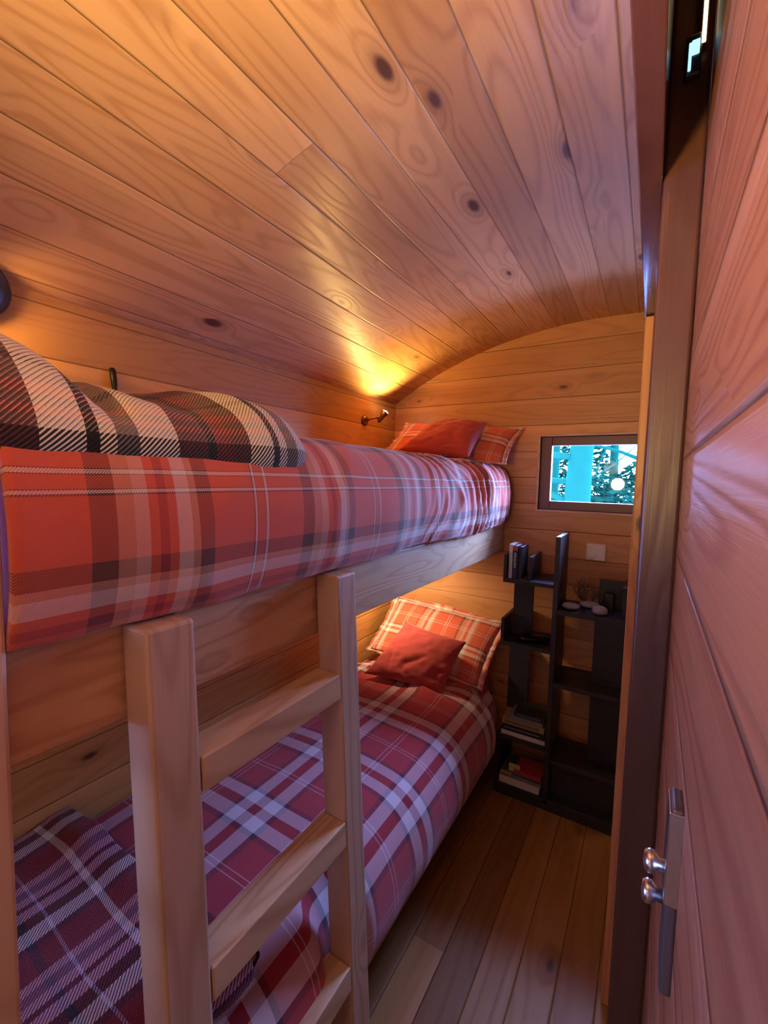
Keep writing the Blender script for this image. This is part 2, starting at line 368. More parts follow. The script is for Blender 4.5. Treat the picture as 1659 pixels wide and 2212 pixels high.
def window(name, x0, x1, z0, z1, y, fw, dep, mat):
    e = empty(name, ((x0+x1)/2, y, z0)); prop(e, kind='structure')
    cx, cy, cz = e.location
    def L(bm): return xform(bm, Matrix.Translation((-cx, -cy, -cz)))
    bm = BM()
    box(bm, x0, x0+fw, y, y+dep, z0, z1, .003); box(bm, x1-fw, x1, y, y+dep, z0, z1, .003)
    box(bm, x0+fw, x1-fw, y, y+dep, z1-fw*.85, z1, .003); box(bm, x0+fw, x1-fw, y, y+dep, z0, z0+fw*.85, .003)
    obj('window_frame', L(bm), mat, e)
    obj('window_pane', L(box(BM(), x0+fw-.002, x1-fw+.002, y+dep*.5, y+dep*.5+.004, z0+fw*.8, z1-fw*.8)), m_glass, e)
    return e
window('window_1', WX0, WX1, WZ0, WZ1, YB+.022, .050, .035, m_frame)
e = window('fill_window', -.45, .45, .90, 1.65, 0, .05, .03, m_frame); e.rotation_euler = (0, 0, math.pi/2); e.location = (XL-.005, -.70, .90)  # unseen window added behind the camera to let in cool fill
b = BM(); t_ = .010                                    # slim casing round the far window
box(b, WX0-t_, WX0, YB-.006, YB+.02, WZ0-t_, WZ1+t_, .002); box(b, WX1, WX1+t_, YB-.006, YB+.02, WZ0-t_, WZ1+t_, .002)
box(b, WX0, WX1, YB-.006, YB+.02, WZ1, WZ1+t_, .002); box(b, WX0, WX1, YB-.006, YB+.02, WZ0-t_, WZ0, .002)
prop(obj('trim_1', b, m_trim), kind='structure')
# header board, jamb and post of the partition beside the camera
b = box(BM(), -.042, -.013, .05, 2.235, 1.87, 2.185, .002)
prop(obj('trim_2', b, m_beam), kind='structure')
prop(obj('trim_3', box(BM(), -.040, -.019, 1.30, 1.345, 0, 1.868, .004), m_jamb), kind='structure')
b = box(BM(), -.0125, .0345, .750, .79, 0, 2.185, .0045, 3)
prop(obj('trim_4', b, m_post), kind='structure')
# boarded door, very close on the right, with its lever plate
DX = .035
door = empty('door_1', (DX, .1, 0)); prop(door, kind='structure')
def Ld(bm): return xform(bm, Matrix.Translation((-DX, -.1, 0)))
dpan = obj('door_panel', box(BM(), DX, DX+.038, -.75, .748, .012, 2.13, .003), m_door, None); dpan.parent = door; dpan.location = (-DX, -.1, 0)
b = box(BM(), DX-.008, DX+.0005, .388, .420, 1.052, 1.205, .0025, 3)
hp = obj('door_handle', Ld(b), m_plate, door); prop(hp, label='steel backplate with two round knobs on the boarded door')
b = box(BM(), DX-.0094, DX+.0004, .3865, .3885, 1.128, 1.203, .0008); box(b, DX-.0094, DX-.0078, .388, .418, 1.128, 1.203, .0006); obj('upper_plate', Ld(b), m_chrome, hp)
for zk in (1.146, 1.120):
    b = BM(); Mk = Matrix.Translation((DX-.008, .404, zk)) @ Matrix.Rotation(-math.pi/2, 4, 'Y')
    lathe(b, [(0, -.0), (.005, 0), (.005, .005), (.0085, .008), (.009, .012), (.007, .015), (0, .016)], 20, Mk)
    obj('door_knob', Ld(b), m_chrome, hp, smooth=True)

# ------------------------------------------------------------------ outdoors, seen through the far window
GZ = -.75
def ground_mat():
    s = N('meadow_and_bounce_ground'); tc = s.n('ShaderNodeTexCoord'); X, Y, Z = s.sep(tc.outputs['Object'])
    nz = s.noise(tc.outputs['Object'], 1.3, 5., .6)
    g = s.mix(nz, (.03, .16, .07), (.10, .26, .14))
    bounce_p = s.mr(Y, 22., 25., 1., 0.)  # unseen near ground made pale to bounce daylight up onto the ceiling
    s.bsdf(s.mix(bounce_p, g, (.80, .78, .92)), .9, Specular_IOR_Level=0.); return s.m
b = box(BM(), -30, 30, -30, 60, GZ-.1, GZ); o_ = obj('ground', b, ground_mat())
prop(o_, kind='structure')
m_bark = plain('tree_bark', (.006, .055, .030), .9, bumpsc=8., Specular_IOR_Level=0.); m_leaf = plain('hedge_leaf', (.005, .040, .020), .8, Specular_IOR_Level=0.)
def tree(x, y, h, r, label, seed, spread=1.0, lean=0.):
    rnd = random.Random(seed); e = empty('bare_tree', (x, y, GZ)); prop(e, label, 'tree')
    pts = [Vector((lean*t*h+math.sin(t*5+seed)*r*.3, 0, h*t)) for t in [i/8 for i in range(9)]]
    b = BM(); tube(b, pts, [r*(1.25-.75*i/8) for i in range(9)], 14); obj('trunk', b, m_bark, e, True)
    def branch(b, p, d, ln, rad, lvl):
        q = p; P = [p]; rr = [rad]; dd = d.copy()
        for k in range(5):
            dd = (dd+Vector((rnd.uniform(-.35, .35), rnd.uniform(-.35, .35), rnd.uniform(-.28, .30)))).normalized()
            q = q+dd*ln/5; P.append(q); rr.append(rad*(1-.8*(k+1)/5))
            if lvl > 0 and k > 0:
                for _ in range(2): branch(b, q, (dd+Vector((rnd.uniform(-1, 1), rnd.uniform(-1, 1), rnd.uniform(-.6, .7)))).normalized(), ln*.5, rr[-1]*.6, lvl-1)
        tube(b, P, rr, 5)
    for k in range(9):
        t = .22+.075*k; p = pts[int(t*8)].lerp(pts[min(8, int(t*8)+1)], t*8-int(t*8)); a = rnd.choice((0, math.pi))+rnd.uniform(-.7, .7)
        b = BM(); branch(b, p, Vector((math.cos(a), math.sin(a), rnd.uniform(-.15, .5))).normalized(), h*.42*spread, r*.30, 2)
        obj('branch', b, m_bark, e)
    return e
tree(-.93, 7.4, 5.0, .20, 'broad trunked bare tree in the middle of the small window', 3)
tree(.05, 10.5, 6.0, .15, 'slimmer leaning tree at right edge of the small window', 8, 1.0, -.06)
def hedge(x0, x1, y, h, label, seed, n=700, nm='hedge'):
    rnd = random.Random(seed); b = BM()
    for i in range(n):
        x = rnd.uniform(x0, x1); hh = h*(.90+.8*noise.noise(Vector((x*1.1, seed+.37, .5)))); z = GZ+rnd.random()*hh; yy = y+rnd.uniform(-.35, .35)
        M = Matrix.Translation((x, yy, z)) @ Matrix.Rotation(rnd.uniform(0, 6), 4, 'Z') @ Matrix.Rotation(rnd.uniform(0, 3), 4, 'X'); s_ = rnd.uniform(.05, .11)
        b.faces.new([b.verts.new(M @ Vector(p)) for p in ((-s_, 0, 0), (0, s_*.5, .02), (s_, 0, 0), (0, -s_*.5, .02))])
    o = obj(nm, b, m_leaf); prop(o, label, 'bush'); return o
tree(-2.1, 11.5, 6.0, .12, 'thin bare tree left of the broad trunk', 15, 1.1, .02)
tree(-1.0, 15.0, 7.5, .13, 'distant bare tree with dense twigs behind the broad trunk', 21, 1.2, .0)
hedge(-4.4, 2.2, 14.5, 4.2, 'tall leafy hedge far across the field beyond the window', 4, 16000)
hedge(-3.0, 1.4, 9.6, 2.35, 'low scrubby hedge just behind the trees', 9, 6000)

# ------------------------------------------------------------------ bunk bed
bx = empty('bunk_bed', (-.96, 1.2, 0))
prop(bx, 'pine bunk bed with pale side rails built along the left wall', 'bunk bed')
def Lb(bm): return xform(bm, Matrix.Translation((.96, -1.2, 0)))
def woodobj(name, bm, mat, par, label=None):
    o = obj(name, bm, mat, par)
    if label: o['label'] = label
    return o
b = box(BM(), -.672, -.638, .20, 2.245, 1.092, 1.238, .004); woodobj('side_rail', Lb(b), m_rail, bx, 'pale knotty upper side rail')
b = box(BM(), -.655, -.625, .20, 2.03, .03, .17, .004); woodobj('side_rail', Lb(b), m_rail, bx)
b = box(BM(), -.70, -.611, .135, .197, 0, 1.452, .005); woodobj('corner_post', Lb(b), m_bpost, bx, 'grey brown corner post at the foot end')
b = box(BM(), -1.292, -1.23, .135, .197, 0, 1.40, .005); woodobj('corner_post', Lb(b), m_bpost, bx)
b = box(BM(), -1.23, -.70, .145, .185, 1.10, 1.25, .004); woodobj('end_rail', Lb(b), m_bpost, bx)
b = box(BM(), -1.23, -.70, .145, .185, .05, .2, .004); woodobj('end_rail', Lb(b), m_bpost, bx)
b = box(BM(), -1.292, -.674, .20, 2.245, 1.094, 1.12, .001); woodobj('bunk_base', Lb(b), m_rail, bx)
b = box(BM(), -1.292, -.657, .20, 2.245, .10, .125, .001); woodobj('bunk_base', Lb(b), m_rail, bx)

def drape(name, prof, y0, y1, disp, mat, ns=90, ny=260, thick=.014, uo=(0, 0)):
    P = catmull([(x, 0, z) for x, z in prof], ns); L = [0]
    for i in range(1, ns): L.append(L[-1]+(P[i]-P[i-1]).length)
    nr = []
    for i in range(ns):
        t = (P[min(i+1, ns-1)]-P[max(i-1, 0)]).normalized(); nr.append(Vector((t.z, 0, -t.x)))
    bm = BM(); uvl = bm.loops.layers.uv.new('UVMap'); G = []
    for j in range(ny+1):
        y = y0+(y1-y0)*j/ny; row = []
        for i in range(ns):
            d, dx, dy, dz = disp(L[i], y, P[i], L[-1]); q = P[i]+nr[i]*d
            row.append(bm.verts.new((q.x+dx, y+dy, q.z+dz)))
        G.append(row)
    for j in range(ny):
        for i in range(ns-1):
            f = bm.faces.new((G[j][i], G[j][i+1], G[j+1][i+1], G[j+1][i]))
            for lp, (jj, ii) in zip(f.loops, ((j, i), (j, i+1), (j+1, i+1), (j+1, i))):
                lp[uvl].uv = (y0+(y1-y0)*jj/ny+uo[0], L[ii]+uo[1])
    bmesh.ops.recalc_face_normals(bm, faces=bm.faces[:])
    o = obj(name, bm, mat, None, True)
    md = o.modifiers.new('thickness', 'SOLIDIFY'); md.thickness = thick; md.offset = -1
    return o
def nz(x, y=0., z=0.): return noise.noise(Vector((x, y, z)))
def ridge(t): return 1-abs((t % 1.)*2-1)
# upper mattress and duvet
prop(obj('mattress', box(BM(), -1.285, -.690, .222, 2.22, 1.122, 1.50, .05, 4), m_sheet, None, True), 'upper bunk mattress in a crimson sheet under the coral tartan duvet', 'mattress')
prop(obj('mattress', box(BM(), -1.285, -.66, .205, 2.24, .127, .44, .05, 4), m_matt, None, True), 'lower bunk mattress under the crimson tartan duvet', 'mattress')
prof_u = [(-.632, 1.243), (-.606, 1.247), (-.588, 1.30), (-.584, 1.37), (-.594, 1.44), (-.622, 1.498), (-.675, 1.532), (-.76, 1.545), (-.92, 1.552), (-1.10, 1.556), (-1.275, 1.558)]
def du(s, y, p, L):
    side = sstep(0, .05, s)*(1-sstep(.45, .75, s)); bottom = 1-sstep(0, .06, s)
    w = sstep(1.05, 1.6, y)*(1-.2*sstep(2.1, 2.25, y))
    k = y*10.5+1.7*nz(y*2.6, s*3.2)+.5*nz(s*9, y*4)+ .9*s
    f1 = ridge(k)**2.2; f2 = ridge(k*2.13+.3+nz(y*4, s*5))**2
    amp = .55+.9*abs(nz(y*3.1, 4.2)); d = w*side*((.017*f1+.009*f2)*amp-.009) + .010*nz(y*2.1, s*3.1, 2)+.004*nz(y*7, s*8, 5)
    w0 = (1-sstep(.9, 1.2, y)); d += w0*side*(.006*ridge(y*3.1+nz(s*4, y)*.5)**2)
    dz = bottom*(.012*nz(y*3.2, 1.5)+.006*nz(y*11, 3.)) 
    end = sstep(2.05, 2.2, y); d -= end*.012
    return d, 0, 0, dz+.008*(1-sstep(.2, .8, y))*0
o_ = drape('duvet', prof_u, .197, 2.195, du, m_duvet1)
prop(o_, 'coral red tartan duvet on the upper bunk, gathered in folds towards the window', 'duvet')
prof_l = [(-.612, .150), (-.582, .158), (-.553, .205), (-.540, .27), (-.547, .34), (-.575, .405), (-.635, .455), (-.72, .478), (-.88, .487), (-1.08, .487), (-1.285, .482)]
def dl(s, y, p, L):
    d = .009*nz(y*2.3, s*3.3, 12)+.004*nz(y*8, s*6, 7)
    top = sstep(.42, .6, s)
    d += top*.022*math.exp(-((y-(1.76+.25*(s-.5)+.05*nz(s*5, 3)))/.035)**2)*(1-sstep(.95, 1.05, s)*.5)      # fold where the duvet is turned
    d -= top*.02*sstep(1.80, 1.88, y)
    dx = 0
    for yc in (.372, .795):
        dx -= .052*math.exp(-((y-yc)/.07)**4)*(1-sstep(.40, .52, s))
    dz = (1-sstep(0, .08, s))*(.012*nz(y*4, 9.)+.004)
    end = sstep(1.90, 1.98, y); dx -= end*.042*(1-sstep(.35, .55, s))
    return d, dx, 0, dz
o_ = drape('duvet', prof_l, .206, 2.075, dl, m_duvet2)
prop(o_, 'crimson tartan duvet with lilac bands spread over the lower bunk', 'duvet')

# throws
prof_t = [(-.63, 1.462), (-.607, 1.470), (-.603, 1.495), (-.618, 1.525), (-.66, 1.56), (-.74, 1.583), (-.86, 1.592), (-1.0, 1.59), (-1.14, 1.585), (-1.25, 1.578)]
def dt(s, y, p, L):
    d = .006*nz(y*6, s*6, 1)+.003*nz(y*15, s*15)
    d += .012*sstep(.45, .6, y)*(1-sstep(.64, .73, y)) - .045*sstep(.66, .745, y)**2*sstep(.03, .2, s)
    hump = math.exp(-((y-.20)/.085)**2)*sstep(.05, .25, s); dz = .045*hump
    dz -= .030*math.exp(-((y-(.315-.12*(s-.2)))/.026)**2)*sstep(.06, .16, s)*(1-sstep(.34, .46, s)); dz += .012*math.sin(y*21+s*9)*sstep(.08, .2, s)
    dx = -.035*sstep(.62, .745, y)**2*(1-sstep(.0, .4, s))
    return d, dx, 0, dz
o_ = drape('throw_blanket', prof_t, .165, .745, dt, m_throw1, 90, 150, .020)
prop(o_, 'thick cream, black and maroon plaid throw folded on the upper bunk', 'blanket')
prof_t2 = [(-.665, .503), (-.620, .500), (-.592, .512), (-.590, .535), (-.620, .555), (-.70, .560), (-.86, .552), (-1.05, .548), (-1.18, .552), (-1.285, .545)]
def dt2(s, y, p, L):
    d = .008*nz(y*5, s*4, 21)+.003*nz(y*13, s*13)
    d += .012*sstep(.44, .51, y)*(1-sstep(.54, .56, y)) - .045*sstep(.54, .572, y)*sstep(.04, .12, s)
    d += .02*math.exp(-((s-(L-.16))/.06)**2)*sstep(.4, .5, y)
    dx = 0
    dx -= .0*s
    dy = -.02*sstep(.6, .3, s) + .02*math.sin(s*7)*sstep(.45, .6, y)
    return d, dx, dy, 0
o_ = drape('throw_blanket', prof_t2, .15, .57, dt2, m_throw2, 100, 120, .020)
prop(o_, 'plum and white plaid throw across the foot of the lower bunk', 'blanket')

# pillows and cushions
def quad_pillow(c, nrm, thick, n=40, ear=.06, seed=0, wrinkle=.004):
    """c: four corners bottom-left, bottom-right, top-right, top-left"""
    c = [Vector(p) for p in c]; nrm = Vector(nrm).normalized(); ctr = sum(c, Vector())/4
    bm = BM(); uvl = bm.loops.layers.uv.new('UVMap'); W_ = (c[1]-c[0]).length; H_ = (c[3]-c[0]).length
    def pos(u, v, side):
        uu, vv = 2*u-1, 2*v-1
        p = c[0]*(1-u)*(1-v)+c[1]*u*(1-v)+c[2]*u*v+c[3]*(1-u)*v
        a = ear*((1-vv*vv)*abs(uu)**3*(1 if True else 0)+(1-uu*uu)*abs(vv)**3)
        p = p.lerp(ctr, a)
        e = (1-abs(uu)**2.6)*(1-abs(vv)**2.6); h = max(0., e)**.52
        wr = wrinkle*(nz(u*5+seed, v*5)+.6*nz(u*11, v*11+seed))*min(1, e*3)
        fold = -.45*wrinkle*ridge(u*1.9+v*.8+1.1*nz(u*2.2+seed, v*2.2))**4*min(1, e*2)*sstep(.1,.6,nz(u*2+seed*3,v*2)+.45)
        return p+nrm*(side*(thick*h)+wr+fold*4)
    for side in (1, -1):
        G = [[bm.verts.new(pos(i/n, j/n, side)) for i in range(n+1)] for j in range(n+1)]
        for j in range(n):
            for i in range(n):
                f = bm.faces.new((G[j][i], G[j][i+1], G[j+1][i+1], G[j+1][i]))
                for lp, (jj, ii) in zip(f.loops, ((j, i), (j, i+1), (j+1, i+1), (j+1, i))): lp[uvl].uv = (ii/n*W_, jj/n*H_)
    bmesh.ops.remove_doubles(bm, verts=bm.verts[:], dist=.0004)
    bmesh.ops.recalc_face_normals(bm, faces=bm.faces[:])
    return bm, pos
def frill(pos, c, w, n=160, amp=.006):
    bm = BM(); uvl = bm.loops.layers.uv.new('UVMap'); ctr = sum((Vector(p) for p in c), Vector())/4; rows = []
    for k in range(n):
        t = 4*k/n; s_ = int(t); f = t-s_
        u, v = ((f, 0), (1, f), (1-f, 1), (0, 1-f))[s_]
        p = pos(u, v, 0); out = (p-ctr); out.y *= .3; out.normalize()
        row = []
        for q in range(4):
            a = q/3; row.append(bm.verts.new(p+out*w*a+Vector((0, -1, .3))*amp*a*math.sin(k*.9+math.sin(k*.21)*2)))
        rows.append(row)
    for k in range(n):
        A, C = rows[k], rows[(k+1) % n]
        for q in range(3):
            f = bm.faces.new((A[q], A[q+1], C[q+1], C[q]))
            for lp, (kk, qq) in zip(f.loops, ((k, q), (k, q+1), (k+1, q+1), (k+1, q))): lp[uvl].uv = (kk*.011, qq*.012+.11)
    return bm
def pillow(name, corners, nrm, thick, mat, label, cat, seed, frill_w=0., ear=.06, wr=.004):
    bm, pos = quad_pillow(corners, nrm, thick, 44, ear, seed, wr)
    if frill_w:
        e = empty(name, corners[0]); off = Matrix.Translation(-Vector(corners[0]))
        obj('pillow_body', xform(bm, off), mat, e, True)
        fo = obj('frill', xform(frill(pos, corners, frill_w), off), mat, e, True)
        md = fo.modifiers.new('thickness', 'SOLIDIFY'); md.thickness = .003
        prop(e, label, cat)
    else:
        prop(obj(name, bm, mat, None, True), label, cat)
pillow('pillow', [(-1.22, 2.0, 1.585), (-.592, 2.0, 1.535), (-.565, 2.185, 1.705), (-1.175, 2.185, 1.757)], (0, -.55, .83), .038, m_pill,
       'tartan pillow leaning behind the red cushion on the upper bunk', 'pillow', 1, .022)
pillow('cushion', [(-1.07, 1.88, 1.588), (-.707, 1.89, 1.552), (-.680, 2.05, 1.728), (-.945, 2.09, 1.758)], (-.05, -.75, .66), .055, m_red,
       'plain red cushion on the upper bunk near the window', 'cushion', 2, ear=.07, wr=.006)
pillow('pillow', [(-1.25, 1.96, .535), (-.655, 1.97, .48), (-.600, 2.185, .735), (-1.215, 2.20, .770)], (0, -.68, .73), .045, m_pill,
       'tartan frilled pillow against the back wall on the lower bunk', 'pillow', 3, .030)
pillow('cushion', [(-1.135, 1.725, .515), (-.755, 1.80, .480), (-.700, 1.93, .700), (-1.055, 1.99, .715)], (-.1, -.68, .72), .045, m_red,
       'plain red square cushion propped on the lower bunk pillow', 'cushion', 4, ear=.08, wr=.007)

# ------------------------------------------------------------------ ladder
lad = empty('ladder', (-.53, .58, 0)); prop(lad, 'pale pine bunk ladder with three flat rungs leaning on the upper rail', 'ladder')
LEAN = .0635
def xo(z): return -.56-LEAN*(z-1.0)
def shear(bm):
    for v in bm.verts: v.co.x += -.56-LEAN*(v.co.z-1.0)
    return xform(bm, Matrix.Translation((.53, -.58, 0)))
for (ya, yb) in ((.335, .410), (.760, .830)):
    b = BM(); box(b, -.062, 0, ya, yb, 0, 1.236, .006, 3)
    for v in b.verts:
        if v.co.z > 1.2 and v.co.x > -.01: pass
    obj('side_post', shear(b), m_ladp, lad)
for zt in (1.020, .685, .350):
    b = box(BM(), -.064, 0.0005, .411, .759, zt-.055, zt, .0025); obj('rung', shear(b), m_rung, lad)
for yc in (.372, .795):
    b = box(BM(), -.075-.015+.002, -.058, yc-.012, yc+.012, 1.2365, 1.2405, .001); o_ = obj('hook_plate', shear(b), m_chrome, lad); o_['label'] = 'small steel hook over the rail'

# ------------------------------------------------------------------ wall lights, hook, thermostat
def sconce(loc, head_dir, label, lampmat):
    e = empty('reading_light', loc); prop(e, label, 'light')
    b = BM(); Mx = Matrix.Rotation(math.pi/2, 4, 'Y')
    lathe(b, [(0, 0), (.026, 0), (.027, .006), (.022, .014), (.010, .020), (0, .021)], 28, Mx); obj('wall_plate', b, m_brass, e, True)
    b = BM(); tube(b, [(.018, 0, 0), (.040, .012, .010), (.055, .030, .016), (.064, .048, .016)], .0045, 10); obj('arm', b, m_brass, e, True)
    hd = Vector(head_dir).normalized(); q = hd.to_track_quat('Z', 'Y').to_matrix().to_4x4(); p0 = Vector((.064, .050, .004))
    b = BM(); lathe(b, [(0, -.012), (.007, -.010), (.010, 0), (.013, .03), (.020, .052), (.0185, .052), (.012, .03), (0, .028)], 24, Matrix.Translation(p0) @ q); obj('lamp_head', b, m_brass, e, True)
    b = BM(); lathe(b, [(0, .030), (.010, .034), (.017, .050), (.016, .056), (.008, .060), (0, .061)], 20, Matrix.Translation(p0) @ q); obj('bulb', b, lampmat, e, True)
    return e
sconce((XL, 1.925, 1.748), (.35, .45, .80), 'small bronze wall light shining upwards beside the upper pillow', m_bulb)
sconce((XL, 1.72, 1.015), (.6, .35, -.5), 'bronze wall light under the upper bunk lighting the lower pillow', m_bulb)
b = BM(); tube(b, [(XL+.004, .672, 1.735), (XL+.008, .672, 1.725), (XL+.012, .673, 1.695), (XL+.010, .676, 1.672), (XL+.016, .679, 1.655), (XL+.014, .680, 1.61), (XL+.02, .68, 1.585)], [.007, .0085, .008, .0055, .006, .0065, .006], 10)
prop(obj('wall_hook', b, m_blackp, None, True), 'slim black wavy hook on the left wall above the throw', 'hook')
b = BM(); Mx = Matrix.Translation((XL, .372, 1.845)) @ Matrix.Rotation(math.pi/2, 4, 'Y') @ Matrix.Scale(1.0, 4)
e_ = empty('wall_lamp', (XL, .372, 1.845)); prop(e_, 'rounded black lamp casing cut off at the left edge of the photo', 'lamp')
b = BM(); lathe(b, [(0, 0), (.045, 0), (.062, .012), (.066, .03), (.058, .05), (.035, .058), (0, .060)], 32, Matrix.Rotation(math.pi/2, 4, 'Y')); obj('casing', b, m_blackp, e_, True)
b = BM(); lathe(b, [(.060, .028), (.069, .030), (.069, .036), (.060, .040)], 32, Matrix.Rotation(math.pi/2, 4, 'Y')); obj('rim', b, m_dkmetal, e_, True)
th = empty('thermostat', (-.206, YB, 1.135)); prop(th, 'white square room thermostat with round dial on the back wall', 'thermostat')
obj('cover', box(BM(), -.041, .041, -.018, 0, -.039, .039, .007, 3), m_white, th)
b = BM(); lathe(b, [(0, 0), (.019, 0), (.0185, .005), (.015, .007), (0, .0072)], 28, Matrix.Translation((-.016, -.0175, -.014)) @ Matrix.Rotation(math.pi/2, 4, 'X')); obj('dial', b, m_white, th, True)

# small lamp on the near post, and an added glow strip beside it
cl = empty('cabinet_light', (.010, .750, 2.02)); prop(cl, 'small cool white lamp fixed near the top of the brown post', 'light')
obj('housing', box(BM(), -.007, .012, -.012, 0, -.030, .022, .003), m_blackp, cl)
obj('lens', box(BM(), .000, .009, -.0145, -.0118, -.006, .012, .001), m_lens, cl)
obj('lens', box(BM(), -.003, .0005, -.0145, -.0118, -.024, .010, .0007), m_lens, cl)
st = empty('gap_glow', (.0225, .749, 2.025)); prop(st, 'slim warm glowing strip standing in for light through the door gap', 'light')  # glowing strip added in place of the lit gap by the door
obj('glow_backing', box(BM(), -.004, .0045, -.010, 0, 0, .145, .001), m_brass, st)
obj('tube', box(BM(), -.002, .0025, -.0135, -.0098, .001, .144, .001), m_gapglow, st)

# ------------------------------------------------------------------ black shelf unit and what stands on it
SY0, SY1 = 1.975, 2.20
shf = empty('shelf_unit', (-.33, SY1, 0)); prop(shf, 'tall black staggered shelf unit below the small window', 'shelf')
def Ls(bm): return xform(bm, Matrix.Translation((.33, -SY1, 0)))
T = .018
def sh(name, x0, x1, z0, z1, y0=SY0, y1=SY1): obj(name, Ls(box(BM(), x0, x1, y0, y1, z0, z1, .0015)), m_black, shf)
sh('divider', -.338, -.318, .03, 1.222)
ZL1, ZL2, ZL3, ZR1, ZR2, ZR3 = 1.015, .725, .36, .905, .585, .235
sh('base', -.56, -.064, 0, .05)
sh('shelf', -.555, -.339, ZL1-T, ZL1); sh('side_board', -.555, -.540, ZL1, ZL1+.105); sh('side_board', -.450, -.436, ZL1, ZL1+.105, SY0+.02)
sh('back_panel', -.535, -.445, ZL2+.0, ZL1-T, 2.10, 2.118)
sh('shelf', -.555, -.339, ZL2-T, ZL2); sh('side_board', -.555, -.540, ZL2, ZL2+.105)
sh('back_panel', -.545, -.450, ZL3, ZL2-T, 2.10, 2.118)
sh('shelf', -.555, -.339, ZL3-.22, ZL3-.22+T) if False else None
sh('shelf', -.555, -.339, ZL3-T-.075, ZL3-.075); sh('side_board', -.555, -.540, .05, ZL3-.093)
sh('shelf', -.317, -.064, ZR1-T, ZR1); sh('side_board', -.079, -.064, ZR1, ZR1+.125, SY0+.05); sh('back_panel', -.175, -.080, ZR1, ZR1+.125, 2.15, 2.165)
sh('back_panel', -.180, -.064, ZR2, ZR1-T, 2.08, 2.098)
sh('shelf', -.317, -.064, ZR2-T, ZR2); sh('back_panel', -.180, -.064, ZR3, ZR2-T, 2.08, 2.098)
sh('shelf', -.317, -.064, ZR3-T, ZR3); sh('back_panel', -.317, -.064, .05, ZR3-T, 2.04, 2.058)

def cover_mat(name, c): return plain(name, c, .45)
m_page = plain('book_pages', (.62, .52, .42), .9)
def flat_text(body, size, mat, M, name='lettering', parent=None):
    cu = bpy.data.curves.new(name, 'FONT'); cu.body = body; cu.size = size; cu.extrude = .0002; cu.align_x = 'CENTER'; cu.align_y = 'CENTER'
    t = bpy.data.objects.new(name, cu); COL.objects.link(t); dg = bpy.context.evaluated_depsgraph_get(); dg.update()
    me = bpy.data.meshes.new_from_object(t.evaluated_get(dg)); bpy.data.objects.remove(t)
    me.materials.append(mat); o = bpy.data.objects.new(name, me); COL.objects.link(o)
    if parent: o.parent = parent
    o.matrix_local = M; return o
def book_up(x, w, h, d, y, z, c, label, spine=None, tilt=0., top=None):
    e = empty('book', (x, y, z), (0, tilt, 0)); prop(e, label, 'book', None)
    b = BM(); cv = .0015
    box(b, 0, cv, 0, d, 0, h); box(b, w-cv, w, 0, d, 0, h); box(b, cv, w-cv, 0, cv*1.5, 0, h); obj('cover', b, c, e)
    obj('pages', box(BM(), cv, w-cv, cv*1.5, d-.004, .002, h-.004), m_page, e)
    if top: obj('spine_band', box(BM(), .0005, w-.0005, -.0006, .001, h-.022, h-.001), top, e)
    if spine:
        body, sz, mt, zz = spine
        M = Matrix.Translation((w/2, -.0004, zz)) @ Matrix.Rotation(math.pi/2, 4, 'X') @ Matrix.Rotation(math.pi/2, 4, 'Z')
        flat_text(body, sz, mt, M, 'spine_lettering', e)
    return e
def book_flat(x, w, h, d, y, z, c, label, band=None, rot=0., spine=None):
    e = empty('book', (x, y, z), (0, 0, rot)); prop(e, label, 'book')
    b = BM(); cv = .0015
    box(b, 0, w, 0, d, 0, cv); box(b, 0, w, 0, d, h-cv, h); box(b, 0, w, 0, cv*1.4, cv, h-cv); obj('cover', b, c, e)
    obj('pages', box(BM(), .003, w-.002, cv*1.4, d-.003, cv, h-cv), m_page, e)
    if spine:
        body, sz, mt = spine
        flat_text(body, sz, mt, Matrix.Translation((w/2, -.0004, h/2)) @ Matrix.Rotation(math.pi/2, 4, 'X'), 'spine_lettering', e)
    return e
mc = lambda n, c: cover_mat(n, c)
m_wtxt = plain('pale_print', (.62, .60, .60), .6); m_rb = mc('red_cover', (.42, .04, .05)); m_nb = mc('navy_cover', (.02, .018, .045)); m_cb = mc('cream_cover', (.62, .55, .48))
m_gb = mc('grey_cover', (.20, .18, .17)); m_kb = mc('black_cover', (.018, .016, .018)); m_ob = mc('ochre_cover', (.34, .22, .09)); m_tb = mc('teal_cover', (.05, .11, .10)); m_yb = mc('manila_card', (.58, .42, .18))
book_up(-.536, .015, .155, .11, SY0+.015, ZL1, m_cb, 'slim cream paperback standing leftmost on the top left shelf', tilt=.0)
book_up(-.519, .022, .150, .11, SY0+.012, ZL1, m_nb, 'dark navy paperback with red top and white spine lettering', None, top=m_rb)
b_ = book_up(-.495, .016, .146, .11, SY0+.02, ZL1, m_kb, 'thin black paperback between the navy book and the short board', None)
# white marks on the navy spine
b = BM(); rr_ = random.Random(3)
for k in range(14): box(b, .006, .006+rr_.uniform(.006, .011), -.001, .0, .05+k*.005, .0525+k*.005)
o_ = obj('spine_lettering', b, m_wtxt, bpy.data.objects['book.001'])
b = BM()
for k in range(9): box(b, .004, .004+rr_.uniform(.004, .007), -.001, .0, .015+k*.012, .018+k*.012)
obj('spine_lettering', b, m_gb, bpy.data.objects['book'])
